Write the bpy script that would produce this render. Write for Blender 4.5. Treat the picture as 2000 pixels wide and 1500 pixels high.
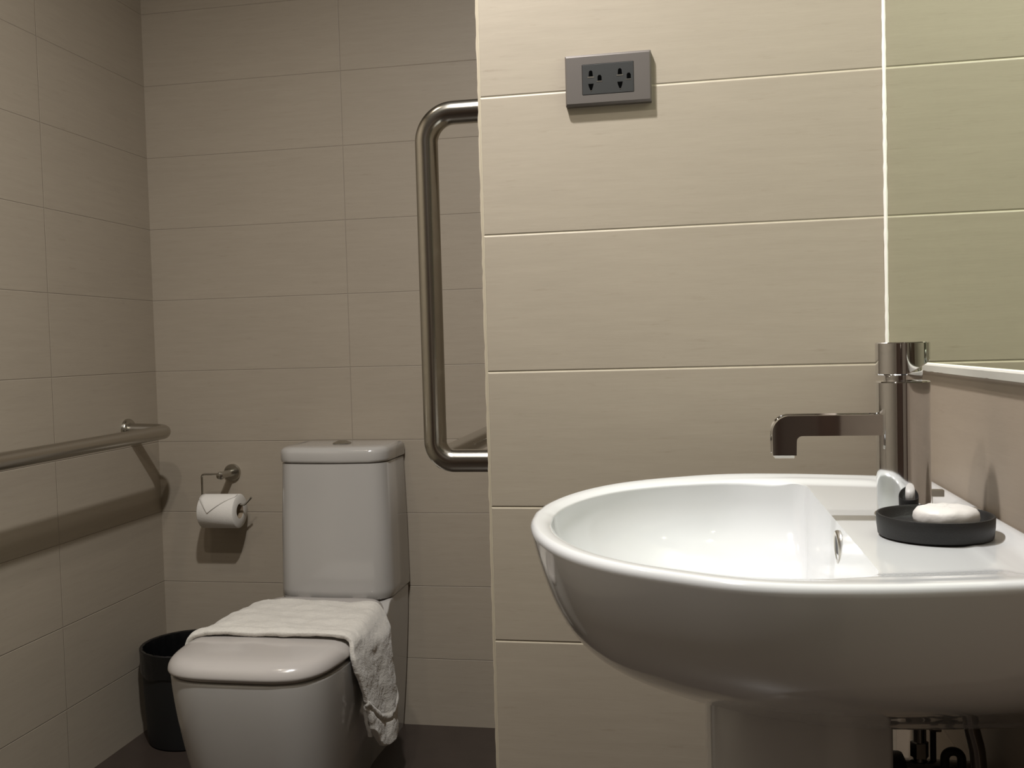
import bpy, bmesh, math, random
import numpy as np
from mathutils import Vector, Matrix
random.seed(4)
sc = bpy.context.scene
for o in list(bpy.data.objects): bpy.data.objects.remove(o)
C = sc.collection
PI = math.pi

# ------------------------------------------------------------------ camera
F = 1857.0; CZ = 1.0275
yaw, pitch, roll = -.18, -.039, -.0269
fw = Vector((math.sin(yaw)*math.cos(pitch), math.cos(yaw)*math.cos(pitch), math.sin(pitch)))
rt = Vector((math.cos(yaw), -math.sin(yaw), 0)); up = rt.cross(fw)
r2 = rt*math.cos(roll)+up*math.sin(roll); u2 = up*math.cos(roll)-rt*math.sin(roll)
cam = bpy.data.cameras.new('camera'); co = bpy.data.objects.new('camera', cam); C.objects.link(co)
cam.sensor_fit = 'HORIZONTAL'; cam.sensor_width = 36; cam.lens = F*36/2000; cam.clip_start = .02
M = Matrix((r2, u2, -fw)).transposed().to_4x4(); M.translation = (0, 0, CZ); co.matrix_world = M
sc.camera = co

# ------------------------------------------------------------------ world, lights, exposure
w = bpy.data.worlds.new('world'); sc.world = w; w.use_nodes = True
w.node_tree.nodes['Background'].inputs[0].default_value = (.9, .8, .68, 1)
w.node_tree.nodes['Background'].inputs[1].default_value = .0
sc.view_settings.view_transform = 'Standard'; sc.view_settings.look = 'None'
sc.view_settings.gamma = 1; sc.view_settings.use_curve_mapping = False
sc.view_settings.exposure = 0.0
CEIL = 2.42
W_, H_ = (1, .995, .985), (1, .86, .68)
LIGHTS = [((-.42, .885), 32.0, W_, 172), ((-.56, .43), 10.0, (1, .93, .84), 172), ((-1.02, 1.15), 2.6, H_, 180)]
def lamp(x, y, power, col, spread):
    l = bpy.data.lights.new('downlight_lamp', 'AREA'); l.shape = 'DISK'; l.size = .075
    l.energy = power; l.color = col; l.spread = math.radians(spread)
    o = bpy.data.objects.new('downlight_lamp', l); C.objects.link(o); o.location = (x, y, CEIL-.006)
    return o

# ------------------------------------------------------------------ geometry constants
XR, XL, XE = .279, -1.478, -.287
YP, YB, YF = 1.3717, 2.477, -.9

# ------------------------------------------------------------------ materials
def newmat(name):
    m = bpy.data.materials.new(name); m.use_nodes = True
    return m, m.node_tree.nodes, m.node_tree.links, m.node_tree.nodes['Principled BSDF']
def mat(name, col, rough=.5, metal=0, bump=0, bscale=200, var=0, vscale=20, coat=0, ior=None, stretch=(1,1,1)):
    m, N, L, B = newmat(name)
    B.inputs['Roughness'].default_value = rough; B.inputs['Metallic'].default_value = metal
    B.inputs['Coat Weight'].default_value = coat; B.inputs['Coat Roughness'].default_value = .05
    if ior: B.inputs['IOR'].default_value = ior
    tc = N.new('ShaderNodeTexCoord')
    mp = N.new('ShaderNodeMapping'); mp.inputs['Scale'].default_value = stretch; L.new(tc.outputs['Object'], mp.inputs[0])
    n = N.new('ShaderNodeTexNoise'); n.inputs['Scale'].default_value = vscale; n.inputs['Detail'].default_value = 6
    L.new(mp.outputs[0], n.inputs['Vector'])
    mx = N.new('ShaderNodeMix'); mx.data_type = 'RGBA'
    mx.inputs['A'].default_value = (*[c*(1-var) for c in col], 1); mx.inputs['B'].default_value = (*[min(1, c*(1+var)) for c in col], 1)
    L.new(n.outputs[0], mx.inputs['Factor']); L.new(mx.outputs['Result'], B.inputs['Base Color'])
    if bump:
        n2 = N.new('ShaderNodeTexNoise'); n2.inputs['Scale'].default_value = bscale; n2.inputs['Detail'].default_value = 4
        L.new(mp.outputs[0], n2.inputs['Vector'])
        b = N.new('ShaderNodeBump'); b.inputs['Strength'].default_value = bump; b.inputs['Distance'].default_value = .002
        L.new(n2.outputs[0], b.inputs['Height']); L.new(b.outputs[0], B.inputs['Normal'])
    return m
def tile_mat(name, z0, a0, base, grout, gw=.0016, rh=.2, tw=.6, glow=.5):
    """stacked 60 x 20 cm tiles with fine horizontal streaks; grout lines cut as a mask and a groove"""
    m, N, L, B = newmat(name)
    def math_(op, a, b=None, c=None):
        n = N.new('ShaderNodeMath'); n.operation = op
        for i, v in enumerate((a, b, c)):
            if v is None: continue
            if isinstance(v, (int, float)): n.inputs[i].default_value = v
            else: L.new(v, n.inputs[i])
        return n.outputs[0]
    tc = N.new('ShaderNodeTexCoord'); ge = N.new('ShaderNodeNewGeometry')
    s = N.new('ShaderNodeSeparateXYZ'); L.new(tc.outputs['Object'], s.inputs[0])
    sn = N.new('ShaderNodeSeparateXYZ'); L.new(ge.outputs['True Normal'], sn.inputs[0])
    nx = math_('ABSOLUTE', sn.outputs[0]); ny = math_('ABSOLUTE', sn.outputs[1])
    a = math_('ADD', math_('MULTIPLY', s.outputs[0], ny), math_('MULTIPLY', s.outputs[1], nx))
    z = s.outputs[2]
    dz = math_('MULTIPLY', math_('PINGPONG', math_('DIVIDE', math_('SUBTRACT', z, z0), rh), .5), rh)
    da = math_('MULTIPLY', math_('PINGPONG', math_('DIVIDE', math_('SUBTRACT', a, a0), tw), .5), tw)
    # slight waver of the joints
    wv = N.new('ShaderNodeTexNoise'); wv.inputs['Scale'].default_value = 60; L.new(tc.outputs['Object'], wv.inputs['Vector'])
    wob = math_('MULTIPLY', math_('SUBTRACT', wv.outputs[0], .5), gw*.8)
    d = math_('ADD', math_('MINIMUM', dz, da), wob)
    mr = N.new('ShaderNodeMapRange'); mr.interpolation_type = 'SMOOTHSTEP'
    L.new(d, mr.inputs['Value']); mr.inputs['From Min'].default_value = gw*.45; mr.inputs['From Max'].default_value = gw*1.0
    mr.inputs['To Min'].default_value = 1; mr.inputs['To Max'].default_value = 0
    g = mr.outputs[0]
    cv = N.new('ShaderNodeCombineXYZ'); L.new(a, cv.inputs[0]); L.new(z, cv.inputs[2])
    # streaks
    def noise(sx, sz, det, rough=.6):
        mp = N.new('ShaderNodeMapping'); mp.inputs['Scale'].default_value = (sx, 1, sz); L.new(cv.outputs[0], mp.inputs[0])
        n = N.new('ShaderNodeTexNoise'); n.inputs['Scale'].default_value = 1; n.inputs['Detail'].default_value = det
        n.inputs['Roughness'].default_value = rough; L.new(mp.outputs[0], n.inputs['Vector']); return n.outputs[0]
    n1 = noise(7, 85, 5); n2 = noise(30, 420, 3); n3 = noise(2.5, 6, 2); n4 = noise(14, 150, 4, .7)
    st = math_('ADD', math_('ADD', math_('MULTIPLY', n1, .45), math_('MULTIPLY', n2, .25)), math_('MULTIPLY', n3, .3))
    ramp = N.new('ShaderNodeMapRange'); L.new(st, ramp.inputs['Value']); ramp.inputs['From Min'].default_value = .3; ramp.inputs['From Max'].default_value = .7
    mx = N.new('ShaderNodeMix'); mx.data_type = 'RGBA'; L.new(ramp.outputs[0], mx.inputs['Factor'])
    mx.inputs['A'].default_value = (base[0]*.92, base[1]*.915, base[2]*.91, 1); mx.inputs['B'].default_value = (base[0]*1.07, base[1]*1.07, base[2]*1.07, 1)
    # sparse darker grain flecks
    fl = N.new('ShaderNodeMapRange'); L.new(n4, fl.inputs['Value']); fl.inputs['From Min'].default_value = .60; fl.inputs['From Max'].default_value = .74
    fl.inputs['To Max'].default_value = .30
    mf = N.new('ShaderNodeMix'); mf.data_type = 'RGBA'; L.new(fl.outputs[0], mf.inputs['Factor'])
    L.new(mx.outputs['Result'], mf.inputs['A']); mf.inputs['B'].default_value = (base[0]*.55, base[1]*.5, base[2]*.45, 1)
    mg = N.new('ShaderNodeMix'); mg.data_type = 'RGBA'; L.new(g, mg.inputs['Factor']); L.new(mf.outputs['Result'], mg.inputs['A'])
    mg.inputs['B'].default_value = (*grout, 1); L.new(mg.outputs['Result'], B.inputs['Base Color'])
    B.inputs['Roughness'].default_value = glow; B.inputs['Specular IOR Level'].default_value = .35
    mr2 = N.new('ShaderNodeMapRange'); mr2.interpolation_type = 'SMOOTHSTEP'; L.new(math_('MINIMUM', dz, da), mr2.inputs['Value'])
    mr2.inputs['From Min'].default_value = 0; mr2.inputs['From Max'].default_value = gw*1.7
    h = math_('ADD', mr2.outputs[0], math_('MULTIPLY', st, .25))
    b = N.new('ShaderNodeBump'); b.inputs['Strength'].default_value = .6; b.inputs['Distance'].default_value = .0014
    L.new(h, b.inputs['Height']); L.new(b.outputs[0], B.inputs['Normal'])
    return m
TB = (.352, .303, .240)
tile_part = tile_mat('tile_partition', 1.391-1.4, XE+.6-.6+.001, TB, (.52, .46, .35), tw=.6, gw=.0015)
tile_back = tile_mat('tile_back', 1.784, -.899, TB, (.29, .248, .198), gw=.0010)
tile_left = tile_mat('tile_left', 1.784, 2.025, TB, (.29, .248, .198), gw=.0010)
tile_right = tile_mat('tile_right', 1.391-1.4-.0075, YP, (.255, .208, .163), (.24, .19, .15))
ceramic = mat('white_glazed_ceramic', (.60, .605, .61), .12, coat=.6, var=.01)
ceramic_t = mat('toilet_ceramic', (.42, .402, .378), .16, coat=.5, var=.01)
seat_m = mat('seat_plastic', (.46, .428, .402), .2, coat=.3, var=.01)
chrome = mat('chrome', (.72, .72, .73), .04, 1)
steel = mat('brushed_steel', (.47, .45, .40), .2, 1, var=.08, vscale=60)
dsteel = mat('dull_steel', (.45, .42, .37), .3, 1)
black_m = mat('black_composite', (.006, .0055, .0055), .5, bump=.15, bscale=900, var=.2, vscale=300)
bin_m = mat('bin_black', (.004, .004, .0038), .6)
liner_m = mat('bin_liner', (.004, .004, .0045), .3, bump=.8, bscale=35)
towel_m = mat('white_terry', (.63, .60, .545), .95, bump=.4, bscale=520, var=.06, vscale=80)
towel_m.node_tree.nodes['Principled BSDF'].inputs['Sheen Weight'].default_value = .3
paper_m = mat('tissue', (.72, .69, .64), .9, bump=.25, bscale=350)
core_m = mat('cardboard', (.30, .23, .16), .9)
white_p = mat('soap_wrap', (.58, .555, .535), .45, bump=.6, bscale=55, var=.05, vscale=60)
ceil_m = mat('ceiling_paint', (.40, .37, .32), .9)
floor_m = mat('floor_tile_brown', (.042, .031, .025), .38, var=.3, vscale=14, bump=.05, bscale=60)
wood_m = mat('dark_door_wood', (.055, .032, .022), .4, var=.35, vscale=6, stretch=(12, 12, .8))
seal_m = mat('white_sealant', (.86, .84, .78), .5)
plate_m = mat('socket_plate_metal', (.15, .133, .122), .42, .5)
insert_m = mat('socket_insert', (.010, .010, .009), .6)
hole_m = mat('socket_hole', (.002, .002, .002), .9); hole_m.node_tree.nodes['Principled BSDF'].inputs['Specular IOR Level'].default_value = 0
contact_m = mat('socket_contact', (.75, .70, .62), .25, 1)
dark_m = mat('black_rubber', (.02, .018, .018), .6)
valve_m = mat('dark_chrome', (.25, .24, .23), .15, 1)
mirror_m = mat('mirror_glass', (.80, .86, .73), .0, 1)
plaster = mat('plain_paint', (.22, .18, .14), .8)

# ------------------------------------------------------------------ mesh helpers
def link(name, bm, m, parent=None, smooth=True, angle=40, bevel=0):
    bmesh.ops.remove_doubles(bm, verts=bm.verts, dist=1e-6)
    bmesh.ops.recalc_face_normals(bm, faces=bm.faces)
    me = bpy.data.meshes.new(name); bm.to_mesh(me); bm.free()
    o = bpy.data.objects.new(name, me); C.objects.link(o); me.materials.append(m)
    if smooth:
        for p in me.polygons: p.use_smooth = True
        me.set_sharp_from_angle(angle=math.radians(angle))
    if parent: o.parent = parent
    return o
def empty(name, loc): 
    o = bpy.data.objects.new(name, None); C.objects.link(o); o.location = (0, 0, 0); return o
def thing(name, loc, label, cat, group=None):
    o = bpy.data.objects.new(name, None); C.objects.link(o); o.location = loc; o.empty_display_size = .02
    tag(o, label, cat, group); return o
def tag(o, label, cat, group=None):
    o['label'] = label; o['category'] = cat
    if group: o['group'] = group
def part(name, bm, m, t, **k):
    """part given in world coordinates, re-expressed under its thing"""
    par = t; base = Vector((0, 0, 0)); q = t
    while q: base += q.location; q = q.parent
    bmesh.ops.translate(bm, verts=bm.verts, vec=-base)
    return link(name, bm, m, par, **k)
def box(bm, x0, x1, y0, y1, z0, z1, bev=0, seg=2):
    b = bmesh.new(); r = bmesh.ops.create_cube(b, size=1)
    for v in b.verts: v.co = Vector(((x0+x1)/2+v.co.x*(x1-x0), (y0+y1)/2+v.co.y*(y1-y0), (z0+z1)/2+v.co.z*(z1-z0)))
    if bev: bmesh.ops.bevel(b, geom=list(b.edges), offset=bev, segments=seg, profile=.5, affect='EDGES')
    me = bpy.data.meshes.new('t'); b.to_mesh(me); b.free(); bm.from_mesh(me); bpy.data.meshes.remove(me)
    return bm
def loft(rings, cap0=True, cap1=True, bm=None, closed=True):
    bm = bm or bmesh.new(); R = [[bm.verts.new(p) for p in r] for r in rings]; n = len(R[0])
    for a, b in zip(R, R[1:]):
        for i in range(n if closed else n-1):
            j = (i+1) % n
            try: bm.faces.new((a[i], a[j], b[j], b[i]))
            except ValueError: pass
    def cap(r):
        c = bm.verts.new(sum((v.co for v in r), Vector())/n)
        for i in range(n): bm.faces.new((r[i], r[(i+1) % n], c))
    if cap0 and closed: cap(R[0])
    if cap1 and closed: cap(R[-1])
    return bm
def lathe(prof, c, axis=(0, 0, 1), n=48, bm=None, cap0=True, cap1=True):
    """profile [(radius, height)] about axis through c"""
    ax = Vector(axis).normalized(); t = Vector((1, 0, 0)) if abs(ax.x) < .9 else Vector((0, 1, 0))
    e1 = (t-ax*t.dot(ax)).normalized(); e2 = ax.cross(e1); c = Vector(c)
    return loft([[c+ax*h+(e1*math.cos(2*PI*i/n)+e2*math.sin(2*PI*i/n))*r for i in range(n)] for r, h in prof], cap0, cap1, bm)
def fillet(pts, r, seg=10):
    P = [Vector(p) for p in pts]; out = [P[0]]
    rr = r if isinstance(r, (list, tuple)) else [r]*(len(P)-2)
    for i in range(1, len(P)-1):
        a = (P[i-1]-P[i]).normalized(); b = (P[i+1]-P[i]).normalized(); ang = a.angle(b)
        d = rr[i-1]/math.tan(ang/2); s = P[i]+a*d; e = P[i]+b*d
        cen = P[i]+(a+b).normalized()*(rr[i-1]/math.sin(ang/2)); v0 = s-cen; v1 = e-cen; th = v0.angle(v1)
        for k in range(seg+1):
            t = k/seg; out.append(cen+(v0*math.sin((1-t)*th)+v1*math.sin(t*th))/math.sin(th))
    out.append(P[-1]); return out
def tube(path, r, n=20, bm=None, caps=True):
    P = [Vector(p) for p in path]; rings = []; T = (P[1]-P[0]).normalized()
    nrm = T.orthogonal().normalized()
    for i, p in enumerate(P):
        t = ((P[min(i+1, len(P)-1)]-P[max(i-1, 0)])).normalized()
        nrm = (nrm-t*nrm.dot(t)).normalized(); b = t.cross(nrm)
        rr = r[i] if isinstance(r, (list, tuple)) else r
        rings.append([p+(nrm*math.cos(2*PI*k/n)+b*math.sin(2*PI*k/n))*rr for k in range(n)])
    return loft(rings, caps, caps, bm)
def interp(x, xs, ys): return float(np.interp(x, xs, ys))
def sstep(a, b, x):
    t = min(1, max(0, (x-a)/(b-a))); return t*t*(3-2*t)
def spline(pts, n):
    """Catmull-Rom through pts (open), resampled to n points by arc length"""
    P = [Vector(p) for p in pts]; P = [2*P[0]-P[1]]+P+[2*P[-1]-P[-2]]; D = []
    for i in range(1, len(P)-2):
        for k in range(16):
            t = k/16; a, b, c, d = P[i-1:i+3]
            D.append(.5*((2*b)+(c-a)*t+(2*a-5*b+4*c-d)*t*t+(-a+3*b-3*c+d)*t**3))
    D.append(P[-2]); return resample(D, n)
def resample(D, n):
    L = [0]
    for a, b in zip(D, D[1:]): L.append(L[-1]+(b-a).length)
    out = []; j = 0
    for k in range(n):
        s = L[-1]*k/(n-1)
        while j < len(L)-2 and L[j+1] < s: j += 1
        t = (s-L[j])/max(1e-9, L[j+1]-L[j]); out.append(D[j].lerp(D[j+1], min(1, t)))
    return out

# ------------------------------------------------------------------ room shell
def struct(name, m, *b, bev=0):
    bm = bmesh.new(); box(bm, *b); o = link(name, bm, m, smooth=False); o['kind'] = 'structure'; return o
struct('floor', floor_m, XL-.1, XR+.1, YF-.1, YB+.1, -.1, 0)
struct('ceiling', ceil_m, XL-.1, XR+.1, YF-.1, YB+.1, CEIL, CEIL+.1)
struct('wall_back', tile_back, XL-.1, XE, YB, YB+.1, 0, CEIL)
struct('wall_left', tile_left, XL-.1, XL, YF, YB, 0, CEIL)
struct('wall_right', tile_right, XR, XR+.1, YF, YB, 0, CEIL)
struct('wall_partition', tile_part, XE, XR, YP, YB, 0, CEIL)
struct('wall_front', plaster, XL, XR, YF-.1, YF, 0, CEIL)
# rough pale grout line along the outside corner of the partition
bm = bmesh.new(); pr = []
for k in range(241):
    z = CEIL*k/240; j = random.uniform(-.0007, .0007)
    pr.append([Vector((XE-.0022+j, YP-.0004, z)), Vector((XE+.0008, YP-.0006, z)), Vector((XE+.0008, YP+.003, z)), Vector((XE-.0022+j, YP+.003, z))])
loft(pr, bm=bm); o = link('trim_1', bm, seal_m, smooth=False); o['kind'] = 'structure'
seal_edge = mat('edge_grout', (.42, .36, .27), .8); o.data.materials[0] = seal_edge
# door behind the camera (seen only in the chrome)
d = struct('door_1', wood_m, -1.05, -.25, YF, YF+.04, 0, 2.05)
bm = bmesh.new(); box(bm, -1.11, -1.05, YF, YF+.05, 0, 2.11); box(bm, -.25, -.19, YF, YF+.05, 0, 2.11); box(bm, -1.11, -.19, YF, YF+.05, 2.05, 2.11)
o = link('door_frame', bm, wood_m, d, smooth=False)
bm = tube(fillet([(-.33, YF+.04, 1.0), (-.33, YF+.09, 1.0), (-.45, YF+.09, 1.0)], .012), .009); o = link('door_handle', bm, dsteel, d)

d = struct('added_door', wood_m, XR-.03, XR, -.80, -.02, 0, 2.05)  # added out of view so the chrome spout reflects something dark
bm = bmesh.new(); box(bm, XR-.04, XR, -.86, -.80, 0, 2.11); box(bm, XR-.04, XR, -.02, .04, 0, 2.11); box(bm, XR-.04, XR, -.86, .04, 2.05, 2.11)
link('door_frame', bm, wood_m, d, smooth=False)
# downlights
names = ['round white recessed downlight over the washbasin corner', 'round white recessed downlight in the middle of the ceiling', 'round white recessed downlight nearest the toilet']
glass_l = bpy.data.materials.new('lamp_glass'); glass_l.use_nodes = True
e = glass_l.node_tree.nodes['Principled BSDF']; e.inputs['Base Color'].default_value = (.8, .78, .7, 1)
for i, ((x, y), p, lc, ls) in enumerate(LIGHTS):
    t = thing('downlight', (x, y, CEIL), names[i], 'ceiling light', 'recessed ceiling downlights')
    part('trim_ring', lathe([(.052, -.004), (.055, -.005), (.064, -.003), (.065, 0), (.052, 0)], (x, y, CEIL), cap0=False, cap1=False, n=40), seal_m, t)
    part('lens', lathe([(.052, -.0005), (.052, -.003)], (x, y, CEIL), n=40), glass_l, t)
    l = lamp(x, y, p, lc, ls); l.parent = t; l.location = (0, 0, -.006)

# ------------------------------------------------------------------ mirror
t = thing('wall_mirror', (XR, .9, .9945), 'large frameless wall mirror above the washbasin reflecting the pale tiles', 'mirror')
part('mirror_glass', box(bmesh.new(), XR-.006, XR-.0005, .12, YP-.006, .9965, 1.95), mirror_m, t, smooth=False)
bm = bmesh.new(); rings = []
for k in range(160):
    y = .12+(YP-.004-.12)*k/159; j = max(0, random.gauss(0, .0005)) if 1.10 < y < 1.2 or random.random() < .1 else 0
    rings.append([Vector((XR-.0115, y, .9964)), Vector((XR, y, .9964)), Vector((XR, y, .9865+j)), Vector((XR-.004, y, .9865+j)), Vector((XR-.0115, y, .9945))])
part('bottom_strip', loft(rings), seal_m, t, smooth=False)
bm = bmesh.new(); rings = []
for k in range(120):
    z = .990+(1.95-.990)*k/119; j = random.uniform(-.0004, .0004)
    rings.append([Vector((XR-.0085+j, YP-.0005, z)), Vector((XR-.0065+j*.5, YP-.0062, z)), Vector((XR-.0005, YP-.0062, z)), Vector((XR-.0005, YP-.0005, z))])
part('corner_sealant', loft(rings), seal_m, t, smooth=False)

# ------------------------------------------------------------------ power socket
def socket():
    cx, cz = -.0985, 1.4022
    t = thing('wall_socket', (cx, YP, cz), 'grey metal double power socket plate on the pale tiled partition', 'power socket')
    bm = bmesh.new(); hw, hh = .0605, .0358
    def rr(hw, hh, y, r=.0012):
        pts = []
        for sx, sz, a0 in ((1, 1, 0), (-1, 1, 90), (-1, -1, 180), (1, -1, 270)):
            for k in range(5):
                a = math.radians(a0+k*22.5); pts.append(Vector((cx+sx*(hw-r)+r*math.cos(a), y, cz+sz*(hh-r)+r*math.sin(a))))
        return pts
    loft([rr(hw, hh, YP-.0003), rr(hw, hh, YP-.0085), rr(hw-.0004, hh-.0005, YP-.0092), rr(hw-.0020, hh-.0034, YP-.0112), rr(.0365, .0215, YP-.0112), rr(.0363, .0213, YP-.0100)], bm=bm)
    part('cover_plate', bm, plate_m, t, angle=25)
    ins = part('socket_insert', box(bmesh.new(), cx-.0360, cx+.0360, YP-.0116, YP-.0094, cz-.0210, cz+.0210, .0004), insert_m, t, smooth=False)
    for s in (-1, 1):
        ox = cx+s*.0205-.0035; bm = bmesh.new()
        def poly(pts, bm):
            loft([[Vector((ox+a, y, cz+b)) for a, b in pts] for y in (YP-.0105, YP-.01175)], bm=bm)
        poly([(-.0030, .0045), (.0030, .0045), (.0024, .0110), (.0012, .0125), (-.0012, .0125), (-.0024, .0110)], bm)
        poly([(-.0038, -.0060), (.0038, -.0060), (.0030, -.0098), (.0010, -.0150), (-.0010, -.0150), (-.0030, -.0098)], bm)
        poly([(.0095, -.0022), (.0152, -.0022), (.0152, .0030), (.0138, .0055), (.0108, .0055), (.0095, .0030)], bm)
        part('outlet_holes', bm, hole_m, ins, smooth=False)
        bm = bmesh.new()
        box(bm, ox-.0046, ox+.0046, YP-.01185, YP-.0112, cz+.0022, cz+.0038)
        box(bm, ox+.0080, ox+.0158, YP-.01185, YP-.0112, cz-.0040, cz-.0031)
        box(bm, ox-.0006, ox+.0006, YP-.01195, YP-.0112, cz-.0164, cz-.0154)
        part('contact', bm, contact_m if s < 0 else dsteel, ins, smooth=False)
socket()

# ------------------------------------------------------------------ washbasin
YC = .937; RIM = .862; DECK = .8575; XO = .1375
half = [(XR-.0015, .240), (.232, .258), (.17, .272), (.12, .2795), (.07, .281), (.03, .273), (-.01, .254), (-.05, .229), (-.085, .196), (-.112, .156), (-.133, .108), (-.147, .052), (-.1515, 0)]
def basin():
    t = thing('washbasin', (.1, YC, 0), 'large white ceramic washbasin with rounded front on a pedestal', 'washbasin')
    # outer outline: wall centre -> corner -> side -> tip, then mirrored
    NW, NS = 14, 70
    corner = [Vector((XR-.0015, h, 0)) for h in np.linspace(0, .236, NW)]
    side = spline([(x, h, 0) for x, h in half], NS)
    H = corner+side[0:]
    def ring(H): return H+[Vector((p.x, -p.y, p.z)) for p in reversed(H[1:-1])]
    out2 = [(p.x, p.y) for p in ring(H)]
    def dist(x, y):
        best = 9
        for (ax, ay), (bx, by) in zip(out2, out2[1:]+out2[:1]):
            dx, dy = bx-ax, by-ay; l = dx*dx+dy*dy
            k = 0 if l < 1e-12 else min(1, max(0, ((x-ax)*dx+(y-ay)*dy)/l))
            best = min(best, math.hypot(x-ax-k*dx, y-ay-k*dy))
        return best
    # opening outline with the same point count
    split = min(range(len(H)), key=lambda i: abs(H[i].x-.118) if i > NW else 9)
    ins = []
    for i in range(split, len(H)):
        p = H[i]; q = H[min(i+1, len(H)-1)]; o = H[i-1]; tg = (q-o).normalized()
        if i == len(H)-1: tg = Vector((0, -1, 0))
        nrm = Vector((tg.y, -tg.x, 0))
        if nrm.dot(Vector((.06, 0, 0))-p) < 0: nrm = -nrm
        ins.append(p+nrm*interp(p.x, [-.15, -.05, .06, .13], [.020, .030, .042, .052]))
    yo = ins[0].y
    rc = .022
    D = [Vector((XO, 0, 0)), Vector((XO, yo-rc, 0))]+[Vector((XO-rc+rc*math.cos(a), yo-rc+rc*math.sin(a), 0)) for a in np.linspace(.1, PI/2, 8)]
    back = resample(D, split+1)[:-1]
    front = resample([Vector((XO-rc, yo, 0))]+[p for p in ins if p.x < XO-rc-.004], len(H)-split)
    I = back+front; I[-1].y = 0
    rings = []
    def world(R, zf): return [Vector((p.x, YC+p.y, zf(p))) for p in ring(R)]
    # underside, bottom to rim
    xc = .235
    lev = [(.690, .25, .15), (.6905, .40, .26), (.693, .52, .34), (.698, .62, .40), (.706, .70, .45), (.716, .765, .51), (.727, .815, .59), (.740, .86, .70), (.752, .888, .80), (.765, .915, .885), (.782, .942, .945), (.80, .962, .975), (.83, .986, .993), (.848, .996, .998), (.856, 1.0, 1.0)]
    A_ = np.array(lev); tq = np.linspace(0, len(A_)-1, 400)
    D_ = np.stack([np.interp(tq, np.arange(len(A_)), A_[:, k]) for k in range(3)], 1)
    for _ in range(3):
        P_ = np.pad(D_, ((22, 22), (0, 0)), mode='reflect', reflect_type='odd'); cs = np.cumsum(np.vstack([np.zeros(3), P_]), 0); D_ = (cs[45:]-cs[:-45])/45
    lev = [tuple(float(q) for q in v) for v in D_[::8]]+[(.856, 1.0, 1.0)]
    for z, s, sy_ in lev:
        R = [Vector((p.x if p.x >= xc else xc+(p.x-xc)*s, p.y*sy_, 0)) for p in H]
        rings.append(world(R, lambda p, z=z: z))
    for off, z in ((.0008, .8590), (.0028, .8612), (.0055, RIM)):
        R = []
        for p, q in zip(H, I):
            v = (Vector((q.x, q.y, 0))-p); l = v.length; R.append(p+v*(off/l))
        rings.append(world(R, lambda p, z=z: z))
    def zin(p):
        d = dist(p.x, p.y); wall = sstep(.045, .075, XR-p.x)
        return RIM-(RIM-DECK)*max(sstep(.030, .060, d), .86*(1-wall)*sstep(.004, .03, H[0].x-p.x+.002)*sstep(.02, .05, .262-abs(p.y)))-.0016*sstep(.006, .03, d)
    K = 26
    for k in range(1, K+1):
        R = []
        for p, q in zip(H, I):
            v = q-p; l = v.length; s0 = .0055/l; R.append(p+v*(s0+(1-s0)*k/(K+1)))
        w_ = (k/K)**3
        rings.append([Vector((p.x, YC+p.y, zin(p)-.0035*w_*(1-sstep(.095, .132, p.x)))) for p in ring(R)])
    # opening edge, rounded over into the bowl
    cxb, cyb = .055, 0
    zo = [zin(q)-.0045*(1-sstep(.095, .132, q.x)) for q in I]
    BOT = .722
    def cav(q_, first=None):
        R = []
        for q, z0 in zip(I, zo):
            sf = (1-q_**2.1)**.62 if q_ < 1 else 0
            sb = (1-q_**6)**.5 if q_ < 1 else 0
            k = sstep(-.02, .12, q.x)
            sx = sf+(sb-sf)*k
            sy = (1-q_**2.6)**.6 if q_ < 1 else 0
            R.append(Vector((cxb+(q.x-cxb)*sx*(1-.06*q_), q.y*max(sy, .0), z0-.001-(z0-.001-BOT)*q_)))
        return [Vector((p.x, YC+p.y, p.z)) for p in R+[Vector((p.x, -p.y, p.z)) for p in reversed(R[1:-1])]]
    rings.append([Vector((p.x, YC+p.y, z-.0002)) for p, z in zip(ring(I), ring([Vector((0, 0, z)) for z in zo]) and [v.z for v in ring([Vector((0, 0, z)) for z in zo])])])
    for q_ in (.008, .02, .05, .1, .16, .24, .33, .42, .52, .62, .71, .79, .86, .92, .96, .985): rings.append(cav(q_))
    body = part('basin_bowl', loft(rings), ceramic, t, angle=60)
    # overflow ring in the rear wall of the bowl
    oc = (XO-.0010, YC-.022, .8335)
    ov = part('overflow_ring', lathe([(.0105, .006), (.0108, -.0004), (.0120, -.0013), (.0145, -.0013), (.0158, -.0002), (.0160, .006)], oc, axis=(1, 0, .05), cap0=False, cap1=False, n=40), dsteel, t)
    part('overflow_opening', lathe([(.0104, -.0004), (.0098, .0015)], oc, axis=(1, 0, .05), n=32), dark_m, ov)
    dr = part('drain', lathe([(.032, 0), (.032, .0015), (.028, .003), (.024, .0015), (.020, .0028), (.004, .0048)], (cxb, YC, BOT+.001), n=40), chrome, t)
    # pedestal
    pr = []
    for z, kx, ky in ((0, 1.06, 1.12), (.01, 1.06, 1.12), (.3, .97, 1.0), (.55, .98, 1.0), (.64, 1.0, 1.0), (.69, 1.0, 1.0), (.704, 1.0, 1.0)):
        pts = []
        x0, x1, hy = .013-(kx-1)*.12, .170, .092*ky
        for k in range(25):
            a = PI/2+PI*k/24; c, s = math.cos(a), math.sin(a)
            pts.append(Vector((x0+.095+.095*math.copysign(abs(c)**.62, c), YC+hy*math.copysign(abs(s)**.75, s), z)))
        pts += [Vector((x1-.004, YC-hy, z)), Vector((x1, YC-hy+.004, z)), Vector((x1, YC+hy-.004, z)), Vector((x1-.004, YC+hy, z))]
        pr.append(pts)
    part('pedestal', loft(pr), ceramic, t, angle=50)
    return t
basin()

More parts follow.
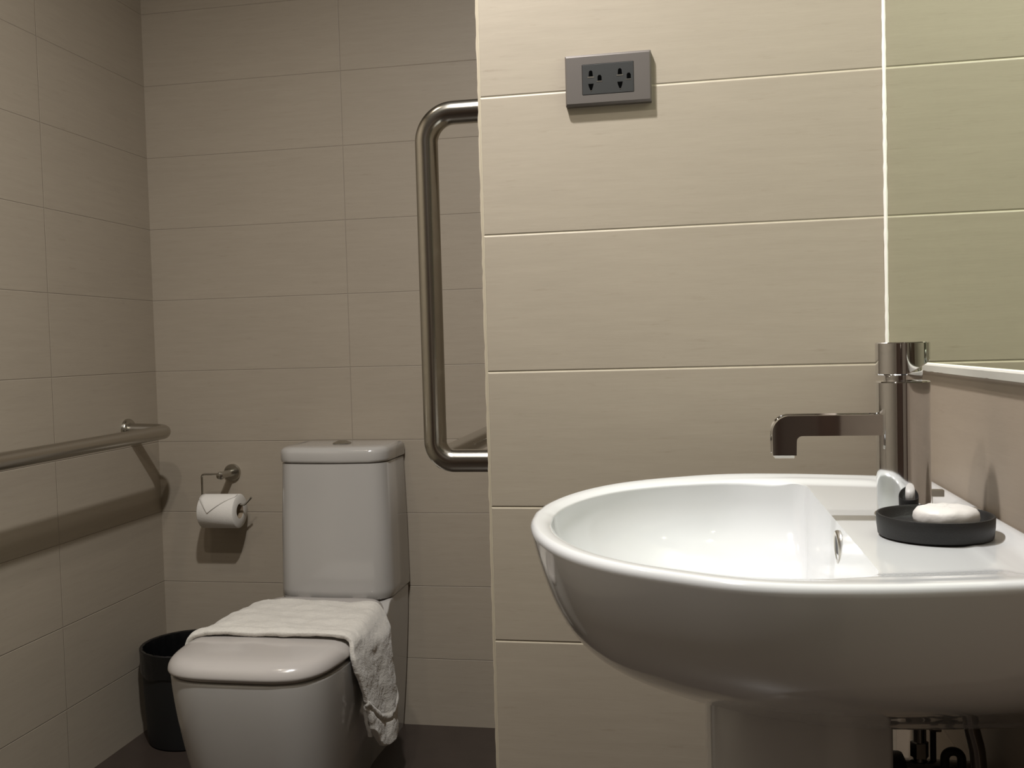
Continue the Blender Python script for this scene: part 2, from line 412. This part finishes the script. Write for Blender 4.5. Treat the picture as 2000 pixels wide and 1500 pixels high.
# ------------------------------------------------------------------ faucet
def faucet():
    x, y = .2005, .940; r = .0238; zb = DECK-.0016
    t = thing('basin_tap', (x, y, zb), 'chrome single lever mixer tap with square spout on the washbasin', 'tap')
    part('base_flange', lathe([(.0262, 0), (.0266, .001), (.0266, .0045), (.0258, .0055), (.022, .0056)], (x, y, zb), n=64), chrome, t)
    part('body', lathe([(r*1.01, .0015), (r, .129), (r-.0006, .1300), (r-.004, .1302)], (x, y, zb), n=96), chrome, t, angle=30)
    part('neck', lathe([(.0165, .128), (.0172, .132), (.0174, .138), (.0168, .145), (.014, .151)], (x, y, zb), n=48), chrome, t)
    bm = bmesh.new(); n = 96; hr = .0240; zt = 1.0222; rings = []
    def low(px): return .9920+max(0, (px-(x-.0015)))*.54
    for rr, f in ((hr-.0008, 0), (hr, .001), (hr, None), (hr-.0008, -1)):
        ring = []
        for i in range(n):
            a = 2*PI*i/n; px, py = x+rr*math.cos(a), y+rr*math.sin(a)
            z = low(px)+f if f in (0, .001) else (zt-.0008 if f is None else zt)
            ring.append(Vector((px, py, z)))
        rings.append(ring)
    part('lever_handle', loft(rings), chrome, t, angle=30)
    # spout: flat bar with down-turned end
    zt, zb2 = .9545, .9370; xl = x-.0225-.0965; hy = .0125
    prof = [(x-.018, zt)]
    R = .016
    prof += [(xl+R+R*math.cos(a), zt-R+R*math.sin(a)) for a in np.linspace(PI/2, PI, 12)]
    prof += [(xl, .9185), (xl+.0205, .9185)]
    r3 = .006
    prof += [(xl+.0205+r3-r3*math.cos(a), zb2-r3+r3*math.sin(a)) for a in np.linspace(0, PI/2, 8)]
    prof += [(x-.018, zb2)]
    rings = []
    cxp = sum(p[0] for p in prof)/len(prof); czp = sum(p[1] for p in prof)/len(prof)
    def inset(e):
        out = []
        n = len(prof)
        for i, p in enumerate(prof):
            a = Vector(prof[i-1]); b = Vector(prof[(i+1) % n]); tg = (b-a).normalized(); nn = Vector((tg.y, -tg.x))
            out.append((p[0]+nn.x*e, p[1]+nn.y*e))
        return out
    for yy, e in ((-hy, .0009), (-hy+.0009, 0), (hy-.0009, 0), (hy, .0009)):
        rings.append([Vector((a, y+yy, b)) for a, b in inset(e)])
    bm = bmesh.new(); R_ = [[bm.verts.new(p) for p in r] for r in rings]; n = len(prof)
    for a, b in zip(R_, R_[1:]):
        for i in range(n): bm.faces.new((a[i], a[(i+1) % n], b[(i+1) % n], b[i]))
    bm.faces.new(R_[0]); bm.faces.new(R_[-1])
    sp = part('spout', bm, chrome, t, angle=30)
    part('aerator', box(bmesh.new(), xl+.0012, xl+.0193, y-.0100, y+.0100,   .9150, .9190, .0004), seal_m, sp, smooth=False)
    part('pop_up_rod', box(bmesh.new(), x+.0235, x+.0485, y+.05, y+.058, .8685, .8755, .0006), dsteel, t, smooth=False)
    bm = tube([(x+.036, y+.054, DECK-.001), (x+.036, y+.054, .870)], .0025); part('pop_up_stem', bm, dsteel, t)
faucet()

# ------------------------------------------------------------------ soap dish and soap
dx, dy, dz = .2078, .8585, DECK-.0002
dish = lathe([(.0447, 0), (.0458, .001), (.0467, .009), (.0470, .0172), (.0465, .0182), (.0451, .0182), (.0437, .0162), (.0415, .0095), (.0400, .0085)], (dx, dy, dz), n=80)
o = link('soap_dish', dish, black_m); tag(o, 'round black soap dish holding a wrapped soap beside the chrome tap', 'soap dish')
rings = []
n = 60; sx, sy = dx+.0085, dy-.003
for r, h in ((.018, 0), (.0230, .0006), (.0255, .003), (.0264, .0075), (.0258, .0115), (.0232, .0145), (.018, .0162), (.011, .0168), (.005, .0168)):
    ring = []
    for i in range(n):
        a = 2*PI*i/n; pl = 1+(.005*math.sin(a*13+h*190)+.004*math.sin(a*29+1+h*400)+.012*math.sin(a*2+.6))*(1 if h > .002 and r > .01 else .3)
        ring.append(Vector((sx+r*pl*math.cos(a), sy+r*pl*.95*math.sin(a), dz+.0087+h+.0004*math.sin(a*9+r*400))))
    rings.append(ring)
o = link('soap', loft(rings), white_p, angle=70); tag(o, 'round white paper-wrapped soap lying in the black dish', 'soap')
# ------------------------------------------------------------------ plumbing under the basin
t = thing('angle_valve', (.2255, 1.0, .52), 'dark chrome stop valve with pipes and hoses in the shadow below the washbasin', 'pipe valve')
part('supply_pipe', tube([(.2255, 1.0, .686), (.2255, 1.0, .600)], .0066), valve_m, t)
part('nut', lathe([(.0070, 0), (.0088, .001), (.0088, .016), (.0070, .017)], (.2255, 1.0, .603), n=6), valve_m, t, smooth=False)
part('valve_body', tube([(XR, 1.0, .590), (.205, 1.0, .590)], .0110), valve_m, t)
part('valve_knob', lathe([(.010, 0), (.0165, .003), (.0175, .006), (.0175, .022), (.0165, .024)], (.212, 1.0, .590), axis=(-1, 0, 0), n=24), dark_m, t)
part('lift_rod', tube([(.2385, 1.0, .686), (.2385, 1.0, .600)], .0030), dark_m, t)
part('rod_clamp', box(bmesh.new(), .2340, .2455, .994, 1.006, .6315, .6400, .001), valve_m, t, smooth=False)
part('flexible_hose', tube(fillet([(.2440, .90, .688), (.2520, .90, .655), (.2600, .90, .56), (.2600, .90, .46)], .05), .0068), valve_m, t)
part('curved_hose', tube(fillet([(.2445, .98, .585), (.2445, .98, .619), (.2600, .98, .619), (.2600, .98, .54)], .0075, 8), .0042), dark_m, t)

# ------------------------------------------------------------------ toilet
TX = -.8948
def ylist(pts, n=60):
    H = spline([(TX+h, y, 0) for y, h in pts], n)
    return H
def fullring(H): return H+[Vector((2*TX-p.x, p.y, p.z)) for p in reversed(H[1:-1])]
lid_pts = [(1.722, 0), (1.7225, .05), (1.727, .098), (1.745, .141), (1.785, .170), (1.85, .183), (1.93, .186), (2.02, .182), (2.12, .170), (2.20, .158), (2.25, .142), (2.262, .10), (2.264, .04), (2.264, 0)]
def toilet():
    t = thing('toilet', (TX, 2.1, 0), 'white ceramic toilet with separate cistern against the back wall', 'toilet')
    top = [(1.730, 0), (1.7305, .05), (1.735, .098), (1.753, .139), (1.792, .168), (1.86, .181), (1.94, .184), (2.03, .181), (2.13, .170), (2.22, .157), (2.30, .148), (2.38, .146), (2.464, .145)]
    bot = [(1.815, 0), (1.816, .04), (1.823, .08), (1.845, .115), (1.88, .134), (1.94, .140), (2.03, .134), (2.12, .121), (2.22, .111), (2.31, .112), (2.37, .117), (2.42, .118), (2.464, .119)]
    N = 70
    A = ylist(top, N); B = ylist(bot, N)
    # back edge
    def close(H):
        e = H[-1]; return H+[Vector((TX+(e.x-TX)*k, e.y, 0)) for k in (.66, .33, 0)]
    A = close(A); B = close(B)
    rings = []
    def zt(y): return .372+.023*sstep(2.255, 2.30, y)
    for f in (0, .004, .03, .08, .15, .23, .32, .42, .52, .62, .72, .80, .87, .92, .955, .98, .992):
        k = 1-f; tt = min(1, (k*1.0)**1.45) if k < 1 else 1
        R = []
        for a, b in zip(A, B):
            q = a.lerp(b, tt); q.z = zt(a.y)*f; R.append(q)
        rings.append(fullring(R))
    for off, dz in ((.0015, -.0006), (.005, 0), (.03, 0), (.06, 0)):
        R = []
        for a in A:
            c = Vector((TX, min(max(a.y, 1.93), 2.3), 0)); v = c-a; l = v.length
            if l < 1e-5: R.append(Vector((a.x, a.y, zt(a.y)+dz))); continue
            q = a+v*min(.9, off/l); q.z = zt(a.y)+dz; R.append(q)
        rings.append(fullring(R))
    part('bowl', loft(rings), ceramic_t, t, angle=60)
    # seat + lid
    L = spline([(TX+h, y, 0) for y, h in lid_pts], 80); R = fullring(L)
    def sc_(s, z, dome=0):
        out = []
        for p in R:
            c = Vector((TX, min(max(p.y, 1.90), 2.12), 0)); v = p-c; l = v.length
            q = c+v*max(0, (l-s)/l); q.z = z; out.append(q)
        return out
    part('seat', loft([sc_(.016, .3725), sc_(.0135, .3735), sc_(.0135, .3785), sc_(.016, .3795)]), seat_m, t, angle=50)
    part('lid', loft([sc_(.006, .3800), sc_(.002, .3806), sc_(0, .3840), sc_(0, .3875), sc_(.0015, .3935), sc_(.005, .4000), sc_(.011, .4060), sc_(.020, .4105), sc_(.034, .4135), sc_(.06, .4150), sc_(.10, .4155), sc_(.15, .4158)]), seat_m, t, angle=60)
    # hinge
    for s in (-1, 1):
        part('hinge', lathe([(.011, -.018), (.012, -.016), (.012, .016), (.011, .018)], (TX+s*.075, 2.268, .392), axis=(1, 0, 0), n=24), seat_m, t)
    # cistern
    def crect(hw, y0, y1, z, r, n=10, bow=.008):
        pts = []
        y0r = y0
        for k in range(n+1):
            a = PI/2*k/n; pts.append(Vector((TX-hw+r-r*math.cos(a), y0r+r-r*math.sin(a), z)))
        pts += [Vector((TX+(hw-r)*u, y0r-bow*(1-u*u), z)) for u in (-.75, -.5, -.25, 0, .25, .5, .75)]
        for k in range(n+1):
            a = PI/2*k/n; pts.append(Vector((TX+hw-r+r*math.sin(a), y0r+r-r*math.cos(a), z)))
        pts += [Vector((TX+hw, y1-.004, z)), Vector((TX+hw-.004, y1, z)), Vector((TX-hw+.004, y1, z)), Vector((TX-hw, y1-.004, z))]
        return pts
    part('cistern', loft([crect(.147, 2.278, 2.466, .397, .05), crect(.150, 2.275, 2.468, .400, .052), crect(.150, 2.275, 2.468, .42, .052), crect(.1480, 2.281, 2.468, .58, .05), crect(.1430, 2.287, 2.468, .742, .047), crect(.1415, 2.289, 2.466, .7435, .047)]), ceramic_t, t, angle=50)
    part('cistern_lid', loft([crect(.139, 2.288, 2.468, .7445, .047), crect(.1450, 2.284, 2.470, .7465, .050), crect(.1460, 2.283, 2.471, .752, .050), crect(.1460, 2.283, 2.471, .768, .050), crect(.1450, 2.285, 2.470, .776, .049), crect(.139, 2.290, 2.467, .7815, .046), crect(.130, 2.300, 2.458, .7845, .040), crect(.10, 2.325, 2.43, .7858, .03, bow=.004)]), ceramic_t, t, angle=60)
    part('flush_button', lathe([(.0245, -.001), (.0245, .0025), (.021, .0040), (.0205, .0042), (.012, .0075), (.003, .009)], (TX+.005, 2.372, .7857), n=40), dsteel, t)
    part('screw_cap', lathe([(.0072, -.006), (.0075, .001), (.006, .0045), (.002, .0062)], (TX+.1190, 2.376, .047), axis=(1, 0, 0), n=20), dsteel, t)
toilet()

# ------------------------------------------------------------------ towel over the lid
def towel():
    def hw(y): return interp(y, [p[0] for p in lid_pts][3:11], [p[1] for p in lid_pts][3:11])
    NU, NV = 150, 56
    bm = bmesh.new(); G = []
    rnd = random.Random(3)
    ph = [rnd.uniform(0, 6) for _ in range(12)]
    for i in range(NU):
        row = []
        for j in range(NV):
            v = j/(NV-1)
            y0 = 1.893+.262*v
            # path: left droop, top, bend, hang
            wl = hw(y0)+.004; wr = hw(y0)+.006
            top = .4235
            r = .022
            Ltop = wl+wr-2*r
            lh_l = .012                       # left overhang
            arc = r*PI/2
            hang = float(np.interp(v, [0, .12, .3, .5, .75, .92, 1], [.200, .228, .262, .276, .274, .258, .225]))
            total = lh_l+arc+Ltop+arc+hang
            s = total*i/(NU-1)
            if s < lh_l: x, z = TX-wl, top-r-(lh_l-s)
            elif s < lh_l+arc:
                a = (s-lh_l)/r; x, z = TX-wl+r-r*math.cos(a), top-r+r*math.sin(a)
                x -= 0
            elif s < lh_l+arc+Ltop: x, z = TX-wl+r+(s-lh_l-arc), top
            elif s < lh_l+2*arc+Ltop:
                a = (s-lh_l-arc-Ltop)/r; x, z = TX+wr-r+r*math.sin(a), top-r+r*math.cos(a)
            else:
                h = s-(lh_l+2*arc+Ltop); x, z = TX+wr, top-r-h
            if x < TX: z -= .013*(1-sstep(TX-wl, TX-wl+.075, x))**1.5
            # gather the hanging end
            h = max(0, top-.008-z) if x > TX else 0
            k = sstep(0, .26, h)
            yc = 2.012+.040*k
            half_w = (.130*(1-k)+.092*k)
            y = (y0*(1-min(1, h/.05))+min(1, h/.05)*(yc+(v-.5)*2*half_w)) if h < .05 else yc+(v-.5)*2*half_w
            xs = TX+.191+.013*k
            if x > TX and h > 0: x = x*(1-sstep(0, .05, h))+sstep(0, .05, h)*(xs+.012*math.sin(v*PI)*(1-.3*k))
            # vertical folds
            if h > 0: x += sstep(.0, .10, h)*(.0045*math.sin(v*8.5+1.0+h*3)+.0015*math.sin(v*21+ph[0]))
            if h == 0:
                z += .0012*math.sin(x*26+y*40+ph[1])+.0008*math.sin(x*61-y*55+ph[2])+.0007*math.sin(y*130+x*12+ph[3])
                if v < .13: z += .004*math.sin(v/.13*PI)   # rolled front hem
            # woven border band near the hanging end
            e = total-s
            if .052 < e < .064: x -= .0035
            if .064 <= e < .072: x += .003
            row.append(bm.verts.new((x, y, z)))
        G.append(row)
    for i in range(NU-1):
        for j in range(NV-1): bm.faces.new((G[i][j], G[i+1][j], G[i+1][j+1], G[i][j+1]))
    # second layer of the folded towel peeping out behind the hanging end
    Q = []
    for i in range(30):
        f = i/29; z = .30-.128*f
        Q.append([bm.verts.new((TX+.189+.004*f+.002*math.sin(f*9), 1.948+.030*f+.003*math.sin(f*6)+.006*j, z)) for j in range(7)])
    for i in range(29):
        for j in range(6): bm.faces.new((Q[i][j], Q[i+1][j], Q[i+1][j+1], Q[i][j+1]))
    o = link('hand_towel', bm, towel_m, angle=180)
    sd = o.modifiers.new('thick', 'SOLIDIFY'); sd.thickness = .011; sd.offset = 0
    ss = o.modifiers.new('sub', 'SUBSURF'); ss.levels = 2; ss.render_levels = 2
    tx = bpy.data.textures.new('terry', 'CLOUDS'); tx.noise_scale = .0030; tx.noise_depth = 2
    dm = o.modifiers.new('pile', 'DISPLACE'); dm.texture = tx; dm.strength = .0011; dm.mid_level = .5; dm.texture_coords = 'LOCAL'
    tx2 = bpy.data.textures.new('rumple', 'CLOUDS'); tx2.noise_scale = .045
    d2 = o.modifiers.new('rumple', 'DISPLACE'); d2.texture = tx2; d2.strength = .006; d2.mid_level = .5; d2.texture_coords = 'LOCAL'
    tag(o, 'white terry hand towel folded across the closed toilet lid, hanging down its side', 'towel')
towel()

# ------------------------------------------------------------------ waste bin
bx, by = -1.333, 2.335
t = thing('waste_bin', (bx, by, 0), 'black plastic waste bin with liner in the corner beside the toilet', 'bin')
part('bin_body', lathe([(.100, 0), (.107, .004), (.1085, .012), (.110, .03), (.117, .200), (.118, .240), (.1195, .246), (.1195, .250), (.1175, .252), (.1155, .249), (.114, .2), (.106, .03), (.104, .008)], (bx, by, 0), n=64), bin_m, t)
rings = []
for r, z in ((.1205, .190), (.1210, .205), (.1214, .235), (.1222, .2535), (.1205, .2555), (.1135, .254), (.1105, .235), (.108, .17), (.104, .08), (.098, .02), (.05, .014)):
    ring = []
    for i in range(96):
        a = 2*PI*i/96; f = 1 if r < .115 else .25
        ring.append(Vector((bx+(r+f*(.0010*math.sin(a*23+z*30)+.0009*math.sin(a*41+z*11)))*math.cos(a), by+(r+f*(.0010*math.sin(a*23+z*30)+.0009*math.sin(a*41+z*11)))*math.sin(a), z+(.004*math.sin(a*7) if z < .2 and r > .115 else 0))))
    rings.append(ring)
part('bin_liner', loft(rings, cap0=False), liner_m, t)

# ------------------------------------------------------------------ toilet paper holder and roll
fx, fz = -1.254, .697
t = thing('paper_holder', (fx, YB, fz), 'small steel toilet paper holder with bent rod on the back wall', 'toilet paper holder')
part('wall_flange', lathe([(.0235, 0), (.0235, .008), (.0225, .0095), (.012, .010)], (fx, YB, fz), axis=(0, -1, 0), n=40), steel, t)
part('post', lathe([(.0105, .009), (.0098, .055), (.0088, .066), (.0108, .068), (.0112, .074), (.0095, .080), (.004, .083)], (fx, YB, fz), axis=(0, -1, 0), n=32), steel, t)
RY = YB-.072; RX, RZ = -1.2545, .600
part('rod', tube(fillet([(fx-.006, RY, fz+.004), (-1.3105, RY, fz+.004), (-1.3105, RY, .6162), (-1.188, RY, .6162), (-1.165, RY-.004, .638)], [.008, .008, .02], 6), .0028, n=12), steel, t)
t = thing('toilet_roll', (RX, RY, RZ), 'white toilet roll with folded point hanging on the steel holder', 'toilet roll')
ro, ri, x0, x1 = .0465, .0205, -1.3065, -1.2015
part('paper_roll', lathe([(ri, x0-RX), (ro-.002, x0-RX), (ro, x0-RX+.002), (ro, x1-RX-.002), (ro-.002, x1-RX), (ri, x1-RX), (ri, x0-RX)], (RX, RY, RZ), axis=(1, 0, 0), n=72, cap0=False, cap1=False), paper_m, t, angle=50)
part('core', lathe([(ri, x0-RX+.0005), (ri, x1-RX-.0005), (ri-.0012, x1-RX-.0005), (ri-.0012, x0-RX+.0005), (ri, x0-RX+.0005)], (RX, RY, RZ), axis=(1, 0, 0), n=40, cap0=False, cap1=False), core_m, t)
# folded triangular tip lying over the front of the roll
bm = bmesh.new(); G = []
NT = 30
for i in range(NT+1):
    f = i/NT; a = math.radians(100+(178-100)*f)      # from the top round to the front
    # width tapers to a point left of centre
    px = x0+.033; k = max(0, (f-.35)/.65); xl = x0+.001+(px-x0-.001)*k; xr = x1-.001+(px-x1+.001)*min(1, max(0, (f-.22)/.78))
    rr = ro+.0005+.0016*f
    G.append([bm.verts.new((xl+(xr-xl)*u, RY+rr*math.cos(a), RZ+rr*math.sin(a))) for u in np.linspace(0, 1, 9)])
for i in range(NT):
    for j in range(8): bm.faces.new((G[i][j], G[i+1][j], G[i+1][j+1], G[i][j+1]))
o = part('folded_tip', bm, paper_m, t, angle=180)
s = o.modifiers.new('t', 'SOLIDIFY'); s.thickness = .0008; s.offset = 1

# ------------------------------------------------------------------ grab bars
def flange(c, axis, t, r=.036):
    part('wall_flange', lathe([(r, 0), (r, .006), (r-.002, .009), (.0195, .0105), (.019, .012)], c, axis=axis, n=48), steel, t)
GX, GY, GR = -.3945, 1.47, .0182
zt, zb = 1.3975, .8485
t = thing('grab_bar', (XE, GY, zb), 'tall polished steel upright grab bar standing out beside the partition corner', 'grab bar')
part('upright_rail', tube(fillet([(XE, GY, zt), (GX, GY, zt), (GX, GY, zb), (XE, GY, zb)], [.045, .032], 14), GR, n=32), steel, t)
part('rear_rail', tube(fillet([(GX+.012, GY+.005, zb+.004), (GX+.002, 2.2, zb+.004), (XE, 2.2, zb+.004)], .045, 10), GR, n=28), steel, t)
flange((XE, GY, zt), (-1, 0, 0), t); flange((XE, GY, zb), (-1, 0, 0), t); flange((XE, 2.2, zb+.004), (-1, 0, 0), t)
LX = -1.354; zl = .828
t = thing('grab_bar', (XL, 2.33, zl), 'long horizontal steel grab bar along the left wall', 'grab bar')
part('rail', tube(fillet([(XL, 2.325, zl+.004), (LX, 2.325, zl), (LX, .95, zl-.006), (XL, .95, zl-.006)], .042, 14), .0182, n=32), dsteel, t)
flange((XL, 2.325, zl+.004), (1, 0, 0), t, .030); flange((XL, .95, zl-.006), (1, 0, 0), t, .030)
